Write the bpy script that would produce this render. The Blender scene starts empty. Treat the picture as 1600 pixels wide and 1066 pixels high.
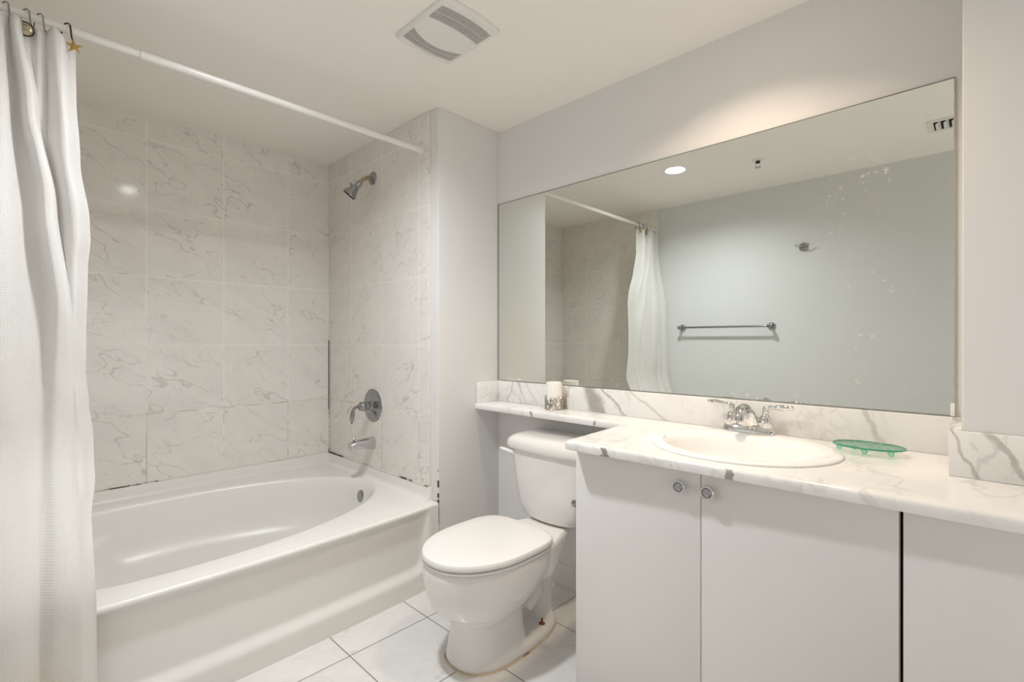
import bpy, bmesh, math, random
from mathutils import Vector, Matrix, noise as mnoise

S = bpy.context.scene
COL = S.collection
PI = math.pi
random.seed(7)

# ------------------------------------------------------------------ camera
CAM_YAW = 43.957
cam = bpy.data.cameras.new('camera')
cam.sensor_width = 36.0
cam.lens = 36.0 * 755.5 / 1600.0
cam.clip_start = 0.01
cam_ob = bpy.data.objects.new('camera', cam)
COL.objects.link(cam_ob)
cam_ob.location = (0, 0, 1.116)
cam_ob.rotation_euler = (PI / 2, 0, math.radians(CAM_YAW - 90))
S.camera = cam_ob

# ------------------------------------------------------------------ world and exposure
w = bpy.data.worlds.new('world'); S.world = w
w.use_nodes = True
w.node_tree.nodes['Background'].inputs[0].default_value = (0.9, 0.93, 1.0, 1)
w.node_tree.nodes['Background'].inputs[1].default_value = 0.15
S.view_settings.view_transform = 'Standard'
S.view_settings.look = 'None'
S.view_settings.gamma = 1.0
S.view_settings.use_curve_mapping = False
S.view_settings.exposure = 0.18
try:
    S.cycles.use_denoising = True
    S.cycles.max_bounces = 14
    S.cycles.diffuse_bounces = 7
    S.cycles.glossy_bounces = 6
    S.cycles.sample_clamp_indirect = 6.0
except Exception:
    pass
# added fill light behind the camera, out of view, tilted up towards the ceiling
fl = bpy.data.lights.new('fill_light', 'AREA'); fl.shape = 'RECTANGLE'; fl.size = 1.5; fl.size_y = 2.0
fl.energy = 10.5; fl.color = (1.0, 0.94, 0.87)
fl_ob = bpy.data.objects.new('fill_light', fl); COL.objects.link(fl_ob)
fl_ob.location = (0.62, -1.25, 1.05); fl_ob.rotation_euler = (-PI / 2 - math.radians(56), 0, PI)
# the two recessed cans of the room (their lenses and lamps are built in ceiling_light below)
COOL_CAN = (0.587, 1.379); COOL_RGB = (0.93, 0.97, 1.0); COOL_W = 10.6; COOL_SPREAD = 150
WARM_CAN = (1.34, 0.57);  WARM_RGB = (1.0, 0.80, 0.60); WARM_W = 4.5; WARM_SPREAD = 122

# ------------------------------------------------------------------ main measures (metres)
H = 2.196
XW = 1.757      # mirror wall
XM = 1.7515     # mirror face
XF = 1.361      # tile face of the faucet wall
XP = 1.369      # painted end of the faucet wall
YN = 1.791      # narrow wall face
YT = 1.853      # front edge of the tile
YB = 2.879      # tile face of the tub's long wall
XO = -0.1965    # wall opposite the mirror
YR = -0.75      # wall behind the camera
YCOL = 0.026; XCOL = 1.50
TS = 0.331      # wall tile
ZT = 0.432      # lowest tile edge
ZC = 0.81       # counter top

# ------------------------------------------------------------------ node helper
class NT:
    def __init__(s, name):
        s.m = bpy.data.materials.new(name); s.m.use_nodes = True
        s.t = s.m.node_tree; s.t.nodes.clear()
        s.out = s.n('ShaderNodeOutputMaterial')
    def n(s, k, **kw):
        a = s.t.nodes.new(k)
        for q, v in kw.items(): setattr(a, q, v)
        return a
    def put(s, sock, v):
        if v is None: return
        if isinstance(v, bpy.types.NodeSocket): s.t.links.new(v, sock)
        elif isinstance(v, (tuple, list)):
            v = tuple(v)
            try: sock.default_value = v if len(v) == len(sock.default_value) else v[:3] + (1.0,) if len(sock.default_value) == 4 else v[:3]
            except TypeError: sock.default_value = v[0]
        else:
            try: sock.default_value = v
            except TypeError: sock.default_value = (v, v, v)
    def coord(s): return s.n('ShaderNodeTexCoord').outputs['Object']
    def math(s, op, a, b=None, c=None, clamp=False):
        k = s.n('ShaderNodeMath', operation=op, use_clamp=clamp)
        for i, v in enumerate((a, b, c)): s.put(k.inputs[i], v)
        return k.outputs[0]
    def vm(s, op, a, b=None):
        k = s.n('ShaderNodeVectorMath', operation=op)
        s.put(k.inputs[0], a); s.put(k.inputs[1], b)
        return k.outputs[0]
    def scale(s, a, f):
        k = s.n('ShaderNodeVectorMath', operation='SCALE'); s.put(k.inputs[0], a); s.put(k.inputs['Scale'], f); return k.outputs[0]
    def sep(s, v):
        k = s.n('ShaderNodeSeparateXYZ'); s.put(k.inputs[0], v); return k.outputs
    def comb(s, x, y, z):
        k = s.n('ShaderNodeCombineXYZ'); s.put(k.inputs[0], x); s.put(k.inputs[1], y); s.put(k.inputs[2], z); return k.outputs[0]
    def noise(s, v, sc, det=3.0, rough=0.55, col=False):
        k = s.n('ShaderNodeTexNoise'); s.put(k.inputs['Vector'], v); s.put(k.inputs['Scale'], sc)
        s.put(k.inputs['Detail'], det); s.put(k.inputs['Roughness'], rough)
        return k.outputs['Color' if col else 'Fac']
    def white(s, v):
        k = s.n('ShaderNodeTexWhiteNoise', noise_dimensions='3D'); s.put(k.inputs['Vector'], v); return k.outputs['Color']
    def ss(s, v, a, b):
        k = s.n('ShaderNodeMapRange', interpolation_type='SMOOTHSTEP', clamp=True)
        s.put(k.inputs[0], v); s.put(k.inputs[1], a); s.put(k.inputs[2], b); s.put(k.inputs[3], 0.0); s.put(k.inputs[4], 1.0)
        return k.outputs[0]
    def inv(s, v): return s.math('SUBTRACT', 1.0, v)
    def mul(s, *v):
        r = v[0]
        for x in v[1:]: r = s.math('MULTIPLY', r, x)
        return r
    def mix(s, f, a, b):
        k = s.n('ShaderNodeMix', data_type='RGBA'); s.put(k.inputs[0], f); s.put(k.inputs[6], a); s.put(k.inputs[7], b); return k.outputs[2]
    def bump(s, h, strength=0.3, dist=0.002):
        k = s.n('ShaderNodeBump'); s.put(k.inputs['Height'], h); s.put(k.inputs['Strength'], strength); s.put(k.inputs['Distance'], dist); return k.outputs[0]
    def bsdf(s, color=(.8, .8, .8), rough=.5, metal=0.0, normal=None, **kw):
        k = s.n('ShaderNodeBsdfPrincipled')
        s.put(k.inputs['Base Color'], color); s.put(k.inputs['Roughness'], rough); s.put(k.inputs['Metallic'], metal)
        if normal is not None: s.put(k.inputs['Normal'], normal)
        for q, v in kw.items(): s.put(k.inputs[q.replace('_', ' ')], v)
        return k.outputs[0]
    def done(s, sh):
        s.t.links.new(sh, s.out.inputs['Surface']); return s.m
    def rot(s, v, ang, axis=(0, 0, 1)):
        k = s.n('ShaderNodeVectorRotate', rotation_type='AXIS_ANGLE'); s.put(k.inputs['Vector'], v)
        k.inputs['Axis'].default_value = axis; k.inputs['Angle'].default_value = ang; return k.outputs[0]
    def veins(s, p, sc, warp, width, det=4.0, wsc=None):
        nz = s.vm('SUBTRACT', s.noise(p, wsc or sc * 0.9, 3.0, col=True), (.5, .5, .5))
        p2 = s.vm('ADD', p, s.scale(nz, warp))
        v = s.math('ABSOLUTE', s.math('SUBTRACT', s.noise(p2, sc, det, .5), .5))
        return s.inv(s.ss(v, 0.0, width))

def plain(name, col, rough=.5, metal=0.0, noise_amt=0.0, **kw):
    t = NT(name)
    c = col
    if noise_amt:
        f = t.noise(t.coord(), 6.0, 3.0)
        c = t.mix(f, tuple(x * (1 - noise_amt) for x in col), tuple(min(1, x * (1 + noise_amt)) for x in col))
    return t.done(t.bsdf(c, rough, metal, **kw))

# ------------------------------------------------------------------ materials
def mat_paint(name, col, rough=.55, chips=False):
    t = NT(name); p = t.coord()
    f = t.noise(p, 3.0, 2.0)
    c = t.mix(f, tuple(x * .985 for x in col), col)
    if chips:   # rusty chips along the corner bead
        x, y, z = t.sep(p)
        near = t.mul(t.inv(t.ss(t.math('ABSOLUTE', t.math('SUBTRACT', x, XP)), .003, .006)), t.inv(t.ss(y, YN + .006, YN + .012)))
        zone = t.mul(t.ss(z, .20, .24), t.inv(t.ss(z, .50, .535)))
        nz = t.ss(t.noise(t.comb(0.0, 3.0, z), 17.0, 4.0), .47, .51)
        c = t.mix(t.mul(near, zone, nz), c, (.10, .035, .018))
    h = t.noise(p, 260.0, 2.0)
    return t.done(t.bsdf(c, rough, normal=t.bump(h, .06, .001)))

def tile_graph(t, iu, iv, u0, v0, s, grout_w, seed, base, vein, grout, streak_axis=None, vs=1.0):
    p = t.coord(); c3 = t.sep(p)
    U = t.math('DIVIDE', t.math('SUBTRACT', c3[iu], u0), s); V = t.math('DIVIDE', t.math('SUBTRACT', c3[iv], v0), s)
    fu = t.math('FRACT', U); fv = t.math('FRACT', V)
    du = t.math('MULTIPLY', t.math('MINIMUM', fu, t.inv(fu)), s); dv = t.math('MULTIPLY', t.math('MINIMUM', fv, t.inv(fv)), s)
    d = t.math('MINIMUM', du, dv)
    g = t.inv(t.ss(d, grout_w * .5 - .0004, grout_w * .5 + .0006))
    idv = t.comb(t.math('FLOOR', U), t.math('FLOOR', V), float(seed))
    off = t.scale(t.white(idv), 7.0)
    q = t.vm('ADD', t.comb(t.math('MULTIPLY', fu, s), t.math('MULTIPLY', fv, s), 0.0), off)
    q = t.rot(q, .55)
    qs = t.vm('MULTIPLY', q, (.75, 1.7, 1.0))
    big = t.noise(qs, 5.0, 4.0)
    cloud = t.ss(big, .38, .66)
    v1 = t.mul(t.veins(qs, 5.2 * vs, .09, .013, 2.5), t.ss(t.noise(q, 5.0, 2.0), .36, .62))
    v2 = t.mul(t.veins(qs, 9.0 * vs, .06, .018, 3.0), t.ss(t.noise(t.vm('ADD', q, (3.0, 1.0, 0.0)), 7.0, 2.0), .42, .62))
    fine = t.noise(t.vm('MULTIPLY', t.rot(p, .25, (0, 1, 0) if iu == 0 else (1, 0, 0)), (16.0, 16.0, 90.0) if streak_axis else (30., 30., 30.)), 1.0, 3.0)
    c = t.mix(cloud, base, tuple(b * .955 for b in base))
    c = t.mix(t.math('MULTIPLY', t.ss(fine, .45, .75), .30), c, tuple(b * .88 for b in base))
    c = t.mix(t.math('MULTIPLY', v2, .26), c, vein)
    c = t.mix(t.math('MULTIPLY', v1, .54), c, vein)
    return p, c3, c, g, d, grout

def mat_walltile(name, iu, u0, seed):
    t = NT(name)
    p, c3, c, g, d, gr = tile_graph(t, iu, 2, u0, ZT, TS, .0034, seed, (.83, .80, .76), (.47, .435, .405), (.66, .63, .59), True)
    # the lowest joint is discoloured with mildew
    low = t.mul(t.inv(t.ss(c3[2], ZT + TS + .008, ZT + TS + .012)), t.ss(t.noise(p, 9.0, 3.0), .38, .55))
    gc = t.mix(low, (.90, .875, .83), (.46, .38, .27))
    spk = t.mul(t.ss(t.noise(p, 30.0, 2.0), .70, .75), t.inv(t.ss(c3[2], 1.05, 1.15)))
    gc = t.mix(spk, gc, (.12, .10, .08))
    c = t.mix(t.math('MULTIPLY', g, .8), c, gc)
    wob = t.noise(p, 5.0, 2.0)
    h = t.math('SUBTRACT', t.math('MULTIPLY', wob, .6), g)
    rough = t.math('ADD', .10, t.math('MULTIPLY', g, .5))
    return t.done(t.bsdf(c, rough, normal=t.bump(h, .22, .0012)))

def mat_floortile():
    t = NT('floor_tile')
    p, c3, c, g, d, gr = tile_graph(t, 0, 1, 1.168, 1.602, .334, .0042, 5, (.76, .745, .725), (.54, .52, .505), (.3, .27, .24), False)
    c = t.mix(g, c, (.27, .235, .20))
    rough = t.math('ADD', .16, t.math('MULTIPLY', g, .6))
    return t.done(t.bsdf(c, rough, normal=t.bump(t.inv(g), .4, .001)))

def mat_marble():
    t = NT('veined_marble'); p = t.coord(); x, y, z = t.sep(p)
    q = t.rot(p, .5, (1, 0, 0)); q = t.rot(q, .35, (0, 0, 1))
    qs = t.vm('MULTIPLY', q, (1.0, 1.9, 1.0))
    nz = t.noise(p, 9.0, 4.0); nz2 = t.noise(p, 34.0, 3.0)
    c = t.mix(t.ss(t.noise(qs, 4.0, 4.0), .40, .70), (.86, .845, .825), (.80, .785, .765))
    v1 = t.mul(t.veins(qs, 4.2, .22, .030), t.ss(t.noise(q, 3.0, 2.0), .45, .62))
    v2 = t.mul(t.veins(qs, 9.5, .14, .045), t.ss(t.noise(t.vm('ADD', q, (4.0, 0.0, 2.0)), 4.0, 2.0), .44, .62))
    c = t.mix(t.math('MULTIPLY', v2, .28), c, (.50, .48, .46))
    c = t.mix(t.math('MULTIPLY', v1, .36), c, (.46, .445, .43))
    # drawn-out veins with a place of their own on the upstand (y, lean, half width, strength, colour)
    for (y0, lean, hw, st, colr) in ((1.188, .42, .056, .95, (.42, .395, .375)), (1.092, 1.0, .010, .65, (.45, .40, .34)),
                                     (1.60, .60, .010, .45, (.42, .42, .43)), (1.69, -.55, .008, .45, (.42, .42, .43)), (1.53, .9, .007, .4, (.45, .45, .46)),
                                     (.93, 1.6, .012, .45, (.50, .45, .38)), (.225, .35, .011, .42, (.50, .47, .38)), (1.33, -.3, .018, .5, (.52, .43, .31)),
                                     (.024, .46, .0065, .5, (.42, .40, .36)), (-.056, .55, .010, .55, (.42, .40, .36)), (-.10, -.3, .005, .3, (.45, .43, .4))):
        dd = t.math('SUBTRACT', y, t.math('ADD', y0, t.math('MULTIPLY', t.math('SUBTRACT', z, .86), lean)))
        dd = t.math('ADD', dd, t.math('MULTIPLY', t.math('SUBTRACT', nz, .5), .085))
        dd = t.math('ADD', dd, t.math('MULTIPLY', t.math('SUBTRACT', nz2, .5), .016))
        m = t.inv(t.ss(t.math('ABSOLUTE', dd), hw * .35, hw))
        m = t.mul(m, t.ss(z, ZC + .001, ZC + .004), t.math('ADD', .55, t.math('MULTIPLY', nz2, .9)))
        c = t.mix(t.math('MULTIPLY', m, min(1.0, st * 1.2)), c, colr)
    # dark mineral spots on the front edge of the slab
    ed = t.inv(t.ss(z, ZC - .006, ZC - .001))
    for (yc, hw, xlim) in ((.775, .013, 1.3), (.432, .008, 1.3), (1.415, .007, 1.7), (1.08, .004, 1.7)):
        dd = t.math('ADD', t.math('ABSOLUTE', t.math('SUBTRACT', y, yc)), t.math('MULTIPLY', t.math('SUBTRACT', t.noise(p, 75.0, 3.0), .5), .045))
        m = t.mul(t.inv(t.ss(dd, hw - .002, hw + .001)), ed, t.inv(t.ss(x, xlim, xlim + .01)), t.math('ADD', .5, nz))
        c = t.mix(t.math('MULTIPLY', m, .85), c, (.22, .205, .19))
    return t.done(t.bsdf(c, .14, normal=t.bump(nz2, .02, .001)))

def mat_curtain():
    t = NT('waffle_cotton'); k = t.n('ShaderNodeTexCoord').outputs['UV']; u, v, _ = t.sep(k)
    a = t.math('SINE', t.math('MULTIPLY', u, 2 * PI / .0068)); b = t.math('SINE', t.math('MULTIPLY', v, 2 * PI / .0068))
    h = t.math('MAXIMUM', a, b)
    stain = t.mul(t.inv(t.ss(v, .12, .42)), t.ss(t.noise(t.coord(), 4.0, 3.0), .40, .75))
    c = t.mix(t.math('MULTIPLY', stain, .55), (.85, .845, .83), (.79, .70, .56))
    nb = t.bump(h, .35, .0009)
    d = t.bsdf(c, .9, normal=nb, Sheen_Weight=.15)
    tr = t.n('ShaderNodeBsdfTranslucent'); t.put(tr.inputs[0], (.90, .82, .74)); t.put(tr.inputs['Normal'], nb)
    mx = t.n('ShaderNodeMixShader'); mx.inputs[0].default_value = .24
    t.t.links.new(d, mx.inputs[1]); t.t.links.new(tr.outputs[0], mx.inputs[2])
    return t.done(mx.outputs[0])

def mat_mirror():
    t = NT('silvered_glass'); p = t.coord(); x, y, z = t.sep(p)
    n1 = t.noise(p, 55.0, 4.0, .65); n2 = t.noise(p, 4.5, 2.0)
    zone = t.math('MAXIMUM', t.inv(t.ss(y, .02, .50)), t.inv(t.ss(z, .92, .97)))
    spots = t.mul(t.ss(n1, .60, .66), t.ss(n2, .42, .6), zone)
    edge = t.mul(t.inv(t.ss(t.math('ADD', y, t.math('MULTIPLY', t.math('SUBTRACT', t.noise(p, 20.0, 3.0), .5), .005)), .0455, .048)), 1.0)
    m = t.bsdf((.80, .822, .775), .0, 1.0)
    d = t.bsdf((.78, .78, .74), .5)
    e = t.bsdf((.50, .42, .33), .5)
    a = t.n('ShaderNodeMixShader'); t.put(a.inputs[0], t.math('MULTIPLY', spots, .55)); t.t.links.new(m, a.inputs[1]); t.t.links.new(d, a.inputs[2])
    b = t.n('ShaderNodeMixShader'); t.put(b.inputs[0], edge); t.t.links.new(a.outputs[0], b.inputs[1]); t.t.links.new(e, b.inputs[2])
    return t.done(b.outputs[0])

def mat_glass_green(name, tint, body):
    t = NT(name)
    fr = t.n('ShaderNodeLayerWeight'); fr.inputs['Blend'].default_value = .35
    tr = t.n('ShaderNodeBsdfTransparent'); t.put(tr.inputs[0], tint)
    gl = t.n('ShaderNodeBsdfGlossy'); t.put(gl.inputs['Color'], (.9, 1, .96)); t.put(gl.inputs['Roughness'], .06)
    df = t.bsdf((.05, .42, .28), .12)
    mx = t.n('ShaderNodeMixShader'); mx.inputs[0].default_value = body
    t.t.links.new(tr.outputs[0], mx.inputs[1]); t.t.links.new(df, mx.inputs[2])
    m2 = t.n('ShaderNodeMixShader'); t.put(m2.inputs[0], t.math('MULTIPLY', fr.outputs['Fresnel'], .7))
    t.t.links.new(mx.outputs[0], m2.inputs[1]); t.t.links.new(gl.outputs[0], m2.inputs[2])
    return t.done(m2.outputs[0])

def mat_emit(name, col, st):
    t = NT(name); e = t.n('ShaderNodeEmission'); t.put(e.inputs[0], col); e.inputs[1].default_value = st
    return t.done(e.outputs[0])

def mat_caulk(name, thr, base=(.70, .67, .62), dark=(.055, .035, .02)):
    t = NT(name); p = t.coord()
    m = t.ss(t.math('ADD', t.math('MULTIPLY', t.noise(p, 9.0, 6.0, .75), .6), t.math('MULTIPLY', t.noise(p, 3.0, 2.0), .4)), thr, thr + .04)
    c = t.mix(m, base, dark)
    r = t.ss(t.noise(p, 11.0, 2.0), .5, .7)
    c = t.mix(t.mul(r, t.inv(m), .6), c, (.52, .36, .22))
    return t.done(t.bsdf(c, .7))

def mat_china():
    t = NT('vitreous_china'); p = t.coord()
    return t.done(t.bsdf((.80, .78, .755), .09, Coat_Weight=.3, Coat_Roughness=.03, normal=t.bump(t.noise(p, 7.0, 1.0), .05, .003)))

M = dict(
    paint=mat_paint('grey_wall_paint', (.77, .76, .75)),
    paint_chip=mat_paint('grey_wall_paint_with_rusty_corner', (.77, .76, .75), chips=True),
    paint_cool=mat_paint('cool_grey_wall_paint', (.72, .73, .73)),
    ceil=mat_paint('ceiling_paint', (.91, .875, .83), .7),
    tile_x=mat_walltile('marble_wall_tile_long', 0, .4538, 1),
    tile_y=mat_walltile('marble_wall_tile_short', 1, 2.596 - TS * 3, 2),
    tile_z=mat_walltile('marble_wall_tile_end', 1, 2.60 - TS * 3, 3),
    floor=mat_floortile(), marble=mat_marble(), curtain=mat_curtain(), mirror=mat_mirror(), green=mat_glass_green('green_glass', (.958, .992, .978), .018), greenfoot=mat_glass_green('green_glass_thick', (.70, .93, .85), .05), greenedge=plain('green_glass_edge', (.03, .30, .19), .1),
    tub=plain('bathtub_acrylic', (.80, .785, .755), .30, 0, .01), china=mat_china(),
    seat=plain('toilet_seat_plastic', (.80, .785, .765), .14), porcelain=plain('sink_porcelain', (.88, .87, .855), .08),
    lam=plain('white_laminate', (.78, .765, .745), .38, 0, .01), dark=plain('dark_gap', (.035, .03, .027), .7), brown=plain('brown_gap_edge', (.16, .125, .09), .6),
    chrome=plain('polished_chrome', (.74, .735, .73), .05, 1.0), steel=plain('grey_steel', (.40, .40, .41), .30, 1.0), edge=plain('raw_board_edge', (.30, .25, .20), .6), oldchrome=plain('aged_chrome', (.36, .37, .38), .13, 1.0, .12),
    brass=plain('worn_brass', (.44, .36, .26), .28, 1.0, .2), satin=plain('satin_chrome', (.62, .62, .63), .22, 1.0),
    rodw=plain('white_enamel_rod', (.83, .81, .78), .22), plast=plain('white_plastic', (.80, .785, .755), .4),
    bronze=plain('dark_bronze', (.05, .035, .04), .35, .8), gold=plain('antique_gold', (.52, .34, .10), .42, .75, .35),
    shell=plain('olive_shell', (.42, .37, .23), .28, .45, .35), rust=plain('rusty_bolt', (.28, .13, .04), .75, .3, .3),
    wax=plain('candle_wax', (.87, .84, .79), .5, Subsurface_Weight=.2, Subsurface_Radius=(.01, .008, .005)), pewter=plain('pewter_leaves', (.50, .46, .40), .30, 1.0, .2),
    greyedge=plain('dark_mirror_edge', (.10, .11, .10), .4), black=plain('dark_inside', (.02, .02, .02), .8),
    base=plain('baseboard_paint', (.76, .74, .70), .4), wick=plain('wick', (.75, .70, .62), .8),
    caulk3=mat_caulk('yellowed_floor_caulk', .56, (.66, .54, .40), (.26, .15, .07)), caulk=mat_caulk('mildewed_caulk', .475), caulk2=mat_caulk('lightly_stained_caulk', .57), grey=plain('grey_shadow_gap', (.35, .32, .28), .7),
    clip=plain('clear_white_clip', (.85, .83, .79), .3), cool=mat_emit('cool_lamp_lens', COOL_RGB, 140.0), warm=mat_emit('warm_lamp_lens', WARM_RGB, 12.0),
)

# ------------------------------------------------------------------ mesh helpers
class MB:
    def __init__(s): s.v = []; s.f = []; s.mi = []; s.uv = None
    def add(s, vs, fs, mi=0):
        o = len(s.v); s.v += [tuple(x) for x in vs]; s.f += [tuple(i + o for i in f) for f in fs]; s.mi += [mi] * len(fs); return s
    def grid(s, P, mi=0, cu=False, cv=False, flip=False):
        n, m = len(P), len(P[0]); vs = [p for r in P for p in r]; fs = []
        for i in range(n if cu else n - 1):
            for j in range(m if cv else m - 1):
                a, b = i * m + j, i * m + (j + 1) % m
                c, d = ((i + 1) % n) * m + (j + 1) % m, ((i + 1) % n) * m + j
                fs.append((a, d, c, b) if flip else (a, b, c, d))
        return s.add(vs, fs, mi)
    def loft(s, rings, mi=0, cap0=True, cap1=True):
        n = len(rings[0]); s.grid(rings, mi, cv=True)
        o = len(s.v) - n * len(rings)
        if cap0: s.f.append(tuple(o + i for i in range(n))[::-1]); s.mi.append(mi)
        if cap1: s.f.append(tuple(o + n * (len(rings) - 1) + i for i in range(n))); s.mi.append(mi)
        return s
    def box(s, x0, x1, y0, y1, z0, z1, mi=0):
        vs = [(x, y, z) for z in (z0, z1) for y in (y0, y1) for x in (x0, x1)]
        return s.add(vs, [(0, 2, 3, 1), (4, 5, 7, 6), (0, 1, 5, 4), (2, 6, 7, 3), (0, 4, 6, 2), (1, 3, 7, 5)], mi)
    def lathe(s, prof, org, axis=(0, 0, 1), n=32, mi=0, sx=1.0, sy=1.0, caps=True):
        A = Vector(axis).normalized(); X = A.orthogonal().normalized()
        if abs(A.z) < .9: X = Vector((0, 0, 1)) - A * A.z; X.normalize()
        Y = A.cross(X); o = Vector(org)
        rings = [[tuple(o + A * h + X * (r * sx * math.cos(2 * PI * k / n)) + Y * (r * sy * math.sin(2 * PI * k / n))) for k in range(n)] for r, h in prof]
        return s.loft(rings, mi, caps, caps)
    def tube(s, path, rad, n=14, mi=0, flat=None, closed=False):
        P = [Vector(p) for p in path]; N = len(P); rings = []; last = None
        for i, p in enumerate(P):
            if closed: T = P[(i + 1) % N] - P[i - 1]
            else: T = P[min(i + 1, N - 1)] - P[max(i - 1, 0)]
            T.normalize()
            if last is None: X = T.orthogonal().normalized()
            else:
                X = last - T * last.dot(T)
                X = X.normalized() if X.length > 1e-6 else T.orthogonal().normalized()
            last = X; Y = T.cross(X)
            r = rad(i / (N - 1)) if callable(rad) else rad[i] if isinstance(rad, (list, tuple)) else rad
            rings.append([tuple(p + X * (r * math.cos(2 * PI * k / n)) + Y * (r * math.sin(2 * PI * k / n))) for k in range(n)])
        if closed: return s.grid(rings, mi, cu=True, cv=True)
        return s.loft(rings, mi)
    def build(s, name, mats, parent=None, smooth=True, ang=40, bevel=0, seg=3):
        me = bpy.data.meshes.new(name); me.from_pydata(s.v, [], s.f)
        for m in (mats if isinstance(mats, (list, tuple)) else [mats]): me.materials.append(M[m] if isinstance(m, str) else m)
        me.polygons.foreach_set('material_index', s.mi)
        bm = bmesh.new(); bm.from_mesh(me)
        bmesh.ops.remove_doubles(bm, verts=bm.verts, dist=1e-6)
        bmesh.ops.recalc_face_normals(bm, faces=bm.faces)
        if bevel:
            es = [e for e in bm.edges if len(e.link_faces) == 2 and e.calc_face_angle(0) > math.radians(30)]
            bmesh.ops.bevel(bm, geom=es, offset=bevel, segments=seg, profile=.5, affect='EDGES', clamp_overlap=True)
        bm.to_mesh(me); bm.free()
        if smooth:
            me.polygons.foreach_set('use_smooth', [True] * len(me.polygons))
            try: me.set_sharp_from_angle(angle=math.radians(ang))
            except Exception: pass
        o = bpy.data.objects.new(name, me); COL.objects.link(o)
        if parent is not None: attach(o, parent)
        return o

def attach(o, parent):
    o.parent = parent
    off = Vector(parent.location)
    q = parent.parent
    while q is not None: off = off + Vector(q.location); q = q.parent
    o.matrix_parent_inverse = Matrix.Translation(-off) if parent.type == 'EMPTY' else Matrix()

def tag(o, label=None, cat=None, group=None, kind=None):
    if label: o['label'] = label
    if cat: o['category'] = cat
    if group: o['group'] = group
    if kind: o['kind'] = kind
    return o

def thing(name, loc, label, cat, group=None):
    o = bpy.data.objects.new(name, None); COL.objects.link(o); o.location = loc; o.empty_display_size = .05
    return tag(o, label, cat, group)

def struct(o): o['kind'] = 'structure'; return o

def arc(c, r, a0, a1, n, ax, ay):
    c = Vector(c); ax = Vector(ax); ay = Vector(ay)
    return [tuple(c + ax * (r * math.cos(a0 + (a1 - a0) * i / n)) + ay * (r * math.sin(a0 + (a1 - a0) * i / n))) for i in range(n + 1)]

def sell(n, cx, cy, a, b, e=2.0, z=0.0, af=None, ef=None):
    """superellipse ring in plan; af/ef: half-length and exponent of the low-x half"""
    R = []
    for k in range(n):
        t = 2 * PI * k / n; c, q = math.cos(t), math.sin(t)
        aa, ee = (af or a, ef or e) if c < 0 else (a, e)
        R.append((cx + aa * math.copysign(abs(c) ** (2 / ee), c), cy + b * math.copysign(abs(q) ** (2 / ee), q), z))
    return R

def smooth01(x): x = max(0., min(1., x)); return x * x * (3 - 2 * x)

# ------------------------------------------------------------------ room shell
struct(MB().box(XO - .1, XW + .1, YR - .1, YB + .1, -.08, 0).build('floor', 'floor', smooth=False))

def holed_ceiling():
    b = MB(); r = .062; hs = [COOL_CAN, WARM_CAN]
    x0, x1, y0, y1 = XO - .1, XW + .1, YR - .1, YB + .1
    q = .12
    ys = sorted([(c[1], c[0]) for c in hs]); cuts = [y0]
    for cy, cx in ys:
        b.add([(x0, cuts[-1], H), (x1, cuts[-1], H), (x1, cy - q, H), (x0, cy - q, H)], [(0, 1, 2, 3)])
        b.add([(x0, cy - q, H), (cx - q, cy - q, H), (cx - q, cy + q, H), (x0, cy + q, H)], [(0, 1, 2, 3)])
        b.add([(cx + q, cy - q, H), (x1, cy - q, H), (x1, cy + q, H), (cx + q, cy + q, H)], [(0, 1, 2, 3)])
        n = 64; inn = []; outr = []
        for k in range(n):
            t = 2 * PI * (k + .5) / n; c, s_ = math.cos(t), math.sin(t); m = max(abs(c), abs(s_))
            inn.append((cx + r * c, cy + r * s_, H)); outr.append((cx + q * c / m, cy + q * s_ / m, H))
        b.grid([inn, outr], cv=True)
        for sx in (-1, 1):
            for sy in (-1, 1):
                kk = [i for i, p in enumerate(outr) if p[0] * sx > cx * sx and p[1] * sy > cy * sy]
                a = min(kk, key=lambda i: abs(abs(outr[i][0] - cx) - q) + abs(abs(outr[i][1] - cy) - q))
                cand = sorted(kk, key=lambda i: (outr[i][0] - cx - sx * q) ** 2 + (outr[i][1] - cy - sy * q) ** 2)[:2]
                b.add([outr[cand[0]], outr[cand[1]], (cx + sx * q, cy + sy * q, H)], [(0, 1, 2)])
        cuts.append(cy + q)
    b.add([(x0, cuts[-1], H), (x1, cuts[-1], H), (x1, y1, H), (x0, y1, H)], [(0, 1, 2, 3)])
    # upper face of the slab so that the ceiling has a body
    b.box(x0, x1, y0, y1, H + .10, H + .16)
    return b.build('ceiling', 'ceil', smooth=False)
struct(holed_ceiling())

struct(MB().box(XW, XW + .1, YR, YN + .05, 0, H).build('wall_right', 'paint', smooth=False))
struct(MB().box(XO - .1, XO, YR, YB + .1, 0, H).build('wall_left', 'paint_cool', smooth=False))
nb = MB().box(XO - .1, XO + .06, YR - .1, YR, 0, H).box(1.30, XW + .1, YR - .1, YR, 0, H).box(XO + .06, 1.30, YR - .1, YR, 2.05, H)  # opening lets the added fill light in
struct(nb.build('wall_near', 'paint', smooth=False))
struct(MB().box(XO - .1, XW + .1, -1.9, YR - .1, -.08, 0).build('floor_hall', 'floor', smooth=False))
struct(MB().box(XO, XP, YB + .008, YB + .1, 0, H).build('wall_back', 'paint', smooth=False))
struct(MB().box(XP, XW + .1, YN, YB + .1, 0, H).build('wall_far', 'paint_chip', smooth=True, bevel=.004))
struct(MB().box(XCOL, XW + .1, YR, YCOL, 0, H).build('wall_column', 'paint', smooth=True, bevel=.003))
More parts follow.
